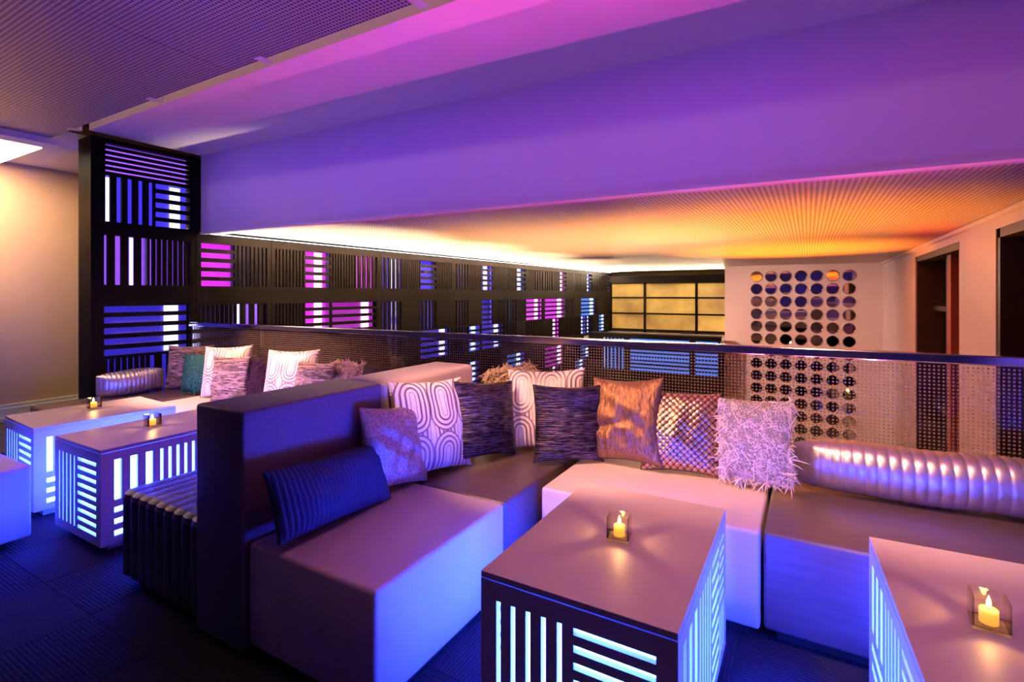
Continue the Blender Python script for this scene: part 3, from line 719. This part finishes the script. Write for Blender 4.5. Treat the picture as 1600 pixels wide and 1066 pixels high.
def cushion(label, cx, cy, yaw, tilt, roll, w, h, mat, T=.15, pinch=.055, pipe=None, pile=None, zmin=.452, name='throw_cushion', ribs=None, wr=.006):
    _sd[0] += 1
    rel = relief_fn(mat, _sd[0]); pinch += .03
    me = cushion_mesh(w, h, T*1.12, pinch, 110 if rel else 26 if not ribs else 170, wr, _sd[0], ribs, rel)
    o = link(name, me, M[mat+'_base'] if pile else M[mat]); place(o, cx, cy, yaw, tilt, roll, .485 if pile else .4575 if pipe else zmin); tag(o, label, 'cushion', GP)
    if pipe: piping(o, w, h, pinch, M[pipe])
    if pile: shag(o, M[mat], *pile, _sd[0])
    return o
# right bay
cushion('small taupe sequin cushion behind the navy pillow', -1.785, 1.92, -8, 14, -6, .385, .40, 'taupe_sequin', .11, .05)
cushion('navy blue ribbed lumbar pillow on the pale bench', -1.755, 1.515, 4, 24, -4, .62, .275, 'navy', .14, .03, ribs=(.021, .006))
cushion('white loop print cushion leaning on the pale partition end', -1.77, 2.19, -12, 15, -4, .50, .50, 'loops', .14, .05)
cushion('charcoal pleated metallic cushion in front of cream shag cushion', -1.64, 2.53, -18, 11, -6, .44, .44, 'charcoal', .13, .04)
cushion('cream shag cushion peeking out in the corner', -1.72, 3.0, -40, 6, 0, .34, .44, 'shag_cream', .10, .03, pile=(2400, .065, .0044))
cushion('white loop print cushion in corner beside charcoal cushion', -1.42, 2.88, -75, 16, 3, .50, .50, 'loops', .14, .05)
cushion('charcoal pleated metallic cushion left of the bronze cushion', -1.20, 2.73, -50, 11, -2, .42, .44, 'charcoal', .14, .05)
cushion('bronze crinkled metallic cushion with piped edge', -.90, 2.86, -96, 17, 5, .43, .48, 'bronze', .16, .075, 'piping', wr=.012)
cushion('bronze woven diamond cushion beside the pink shag cushion', -.60, 2.90, -80, 18, 0, .42, .44, 'woven', .14, .05, 'piping')
cushion('fluffy pink shag cushion beside the silver bolster', -.235, 2.84, -100, 14, 4, .34, .40, 'shag_pink', .13, .03, pile=(7000, .062, .0043))
# left bay
cushion('gold sequin cushion behind the teal shag cushion', -5.50, 2.90, -55, 10, 0, .45, .45, 'gold_sequin', .13, .05)
cushion('teal shag cushion in the left bay', -5.07, 2.76, -72, 8, 0, .36, .36, 'shag_teal', .12, .03, pile=(2600, .05, .0046))
cushion('white loop print cushion beside the teal shag cushion', -4.72, 2.82, -70, 12, 3, .50, .48, 'loops', .13, .05)
cushion('gold sequin cushion overlapping a white loop print cushion', -4.50, 2.72, -76, 8, 1, .40, .41, 'gold_sequin', .11, .05)
cushion('dark plum shag cushion in the left bay', -4.25, 2.84, -86, 8, 0, .30, .35, 'shag_plum', .11, .03, pile=(3500, .045, .0032))
cushion('white loop print cushion right of the plum shag cushion', -3.80, 2.82, -76, 14, 2, .52, .50, 'loops', .13, .05)
cushion('gold sequin cushion beside the beige shag cushion', -3.50, 2.80, -87, 15, 0, .42, .43, 'gold_sequin', .12, .05)
cushion('beige shag cushion in the left bay', -3.27, 2.93, -88, 12, 0, .34, .38, 'shag_beige', .11, .03, pile=(3500, .045, .003))
cushion('dark brown shag cushion behind the pale partition', -2.90, 2.92, -92, 12, 0, .36, .38, 'shag_brown', .11, .03, pile=(2500, .04, .003))
# silver bolsters: long pleated tubes pinched to flat ends
def bolster(label, p0, p1, rad, pitch, squash=.85, rdg=.0055):
    p0, p1 = Vector(p0), Vector(p1); L = (p1-p0).length; n = int(L/pitch)*10; bm = bmesh.new(); rings = []; K = 24
    for i in range(n+1):
        s = i/n; e = min(s, 1-s)*L
        f = 1-math.exp(-(e/.09)**1.1) if e < .5 else 1
        x = s*L-L/2; rid = rdg*abs(math.sin(math.pi*x/pitch))**.4
        hh = rad*(.80+.20*f)*squash; ww = rad*(.05+.95*f)*.9
        ring = []
        for k in range(K):
            q = 2*math.pi*k/K; cq, sq = math.cos(q), math.sin(q)
            sup = lambda v: math.copysign(abs(v)**.85, v)
            ring.append(bm.verts.new((x, sup(cq)*(ww+rid*f), sup(sq)*(hh+rid*f) + .004*math.sin(x*11))))
        rings.append(ring)
    for a, b in zip(rings, rings[1:]):
        for k in range(K): bm.faces.new((a[k], a[(k+1) % K], b[(k+1) % K], b[k]))
    bm.faces.new(rings[0]); bm.faces.new(rings[-1])
    o = link('bolster', to_mesh('bolster', bm, True), M['silver']); d = p1-p0
    o.rotation_euler = (0, 0, math.atan2(d.y, d.x)); o.location = (p0+p1)/2
    lo = min(v.co.z for v in o.data.vertices); o.location.z = .452-lo
    tag(o, label, 'bolster', 'silver bolsters'); return o
bolster('long silver pleated bolster against the railing at right', (-.06, 2.96, 0), (1.25, 3.04, 0), .125, .046, .95)
bolster('silver pleated bolster lying along the slatted screen', (-5.68, 2.17, 0), (-5.67, 2.74, 0), .125, .036, .9, .009)
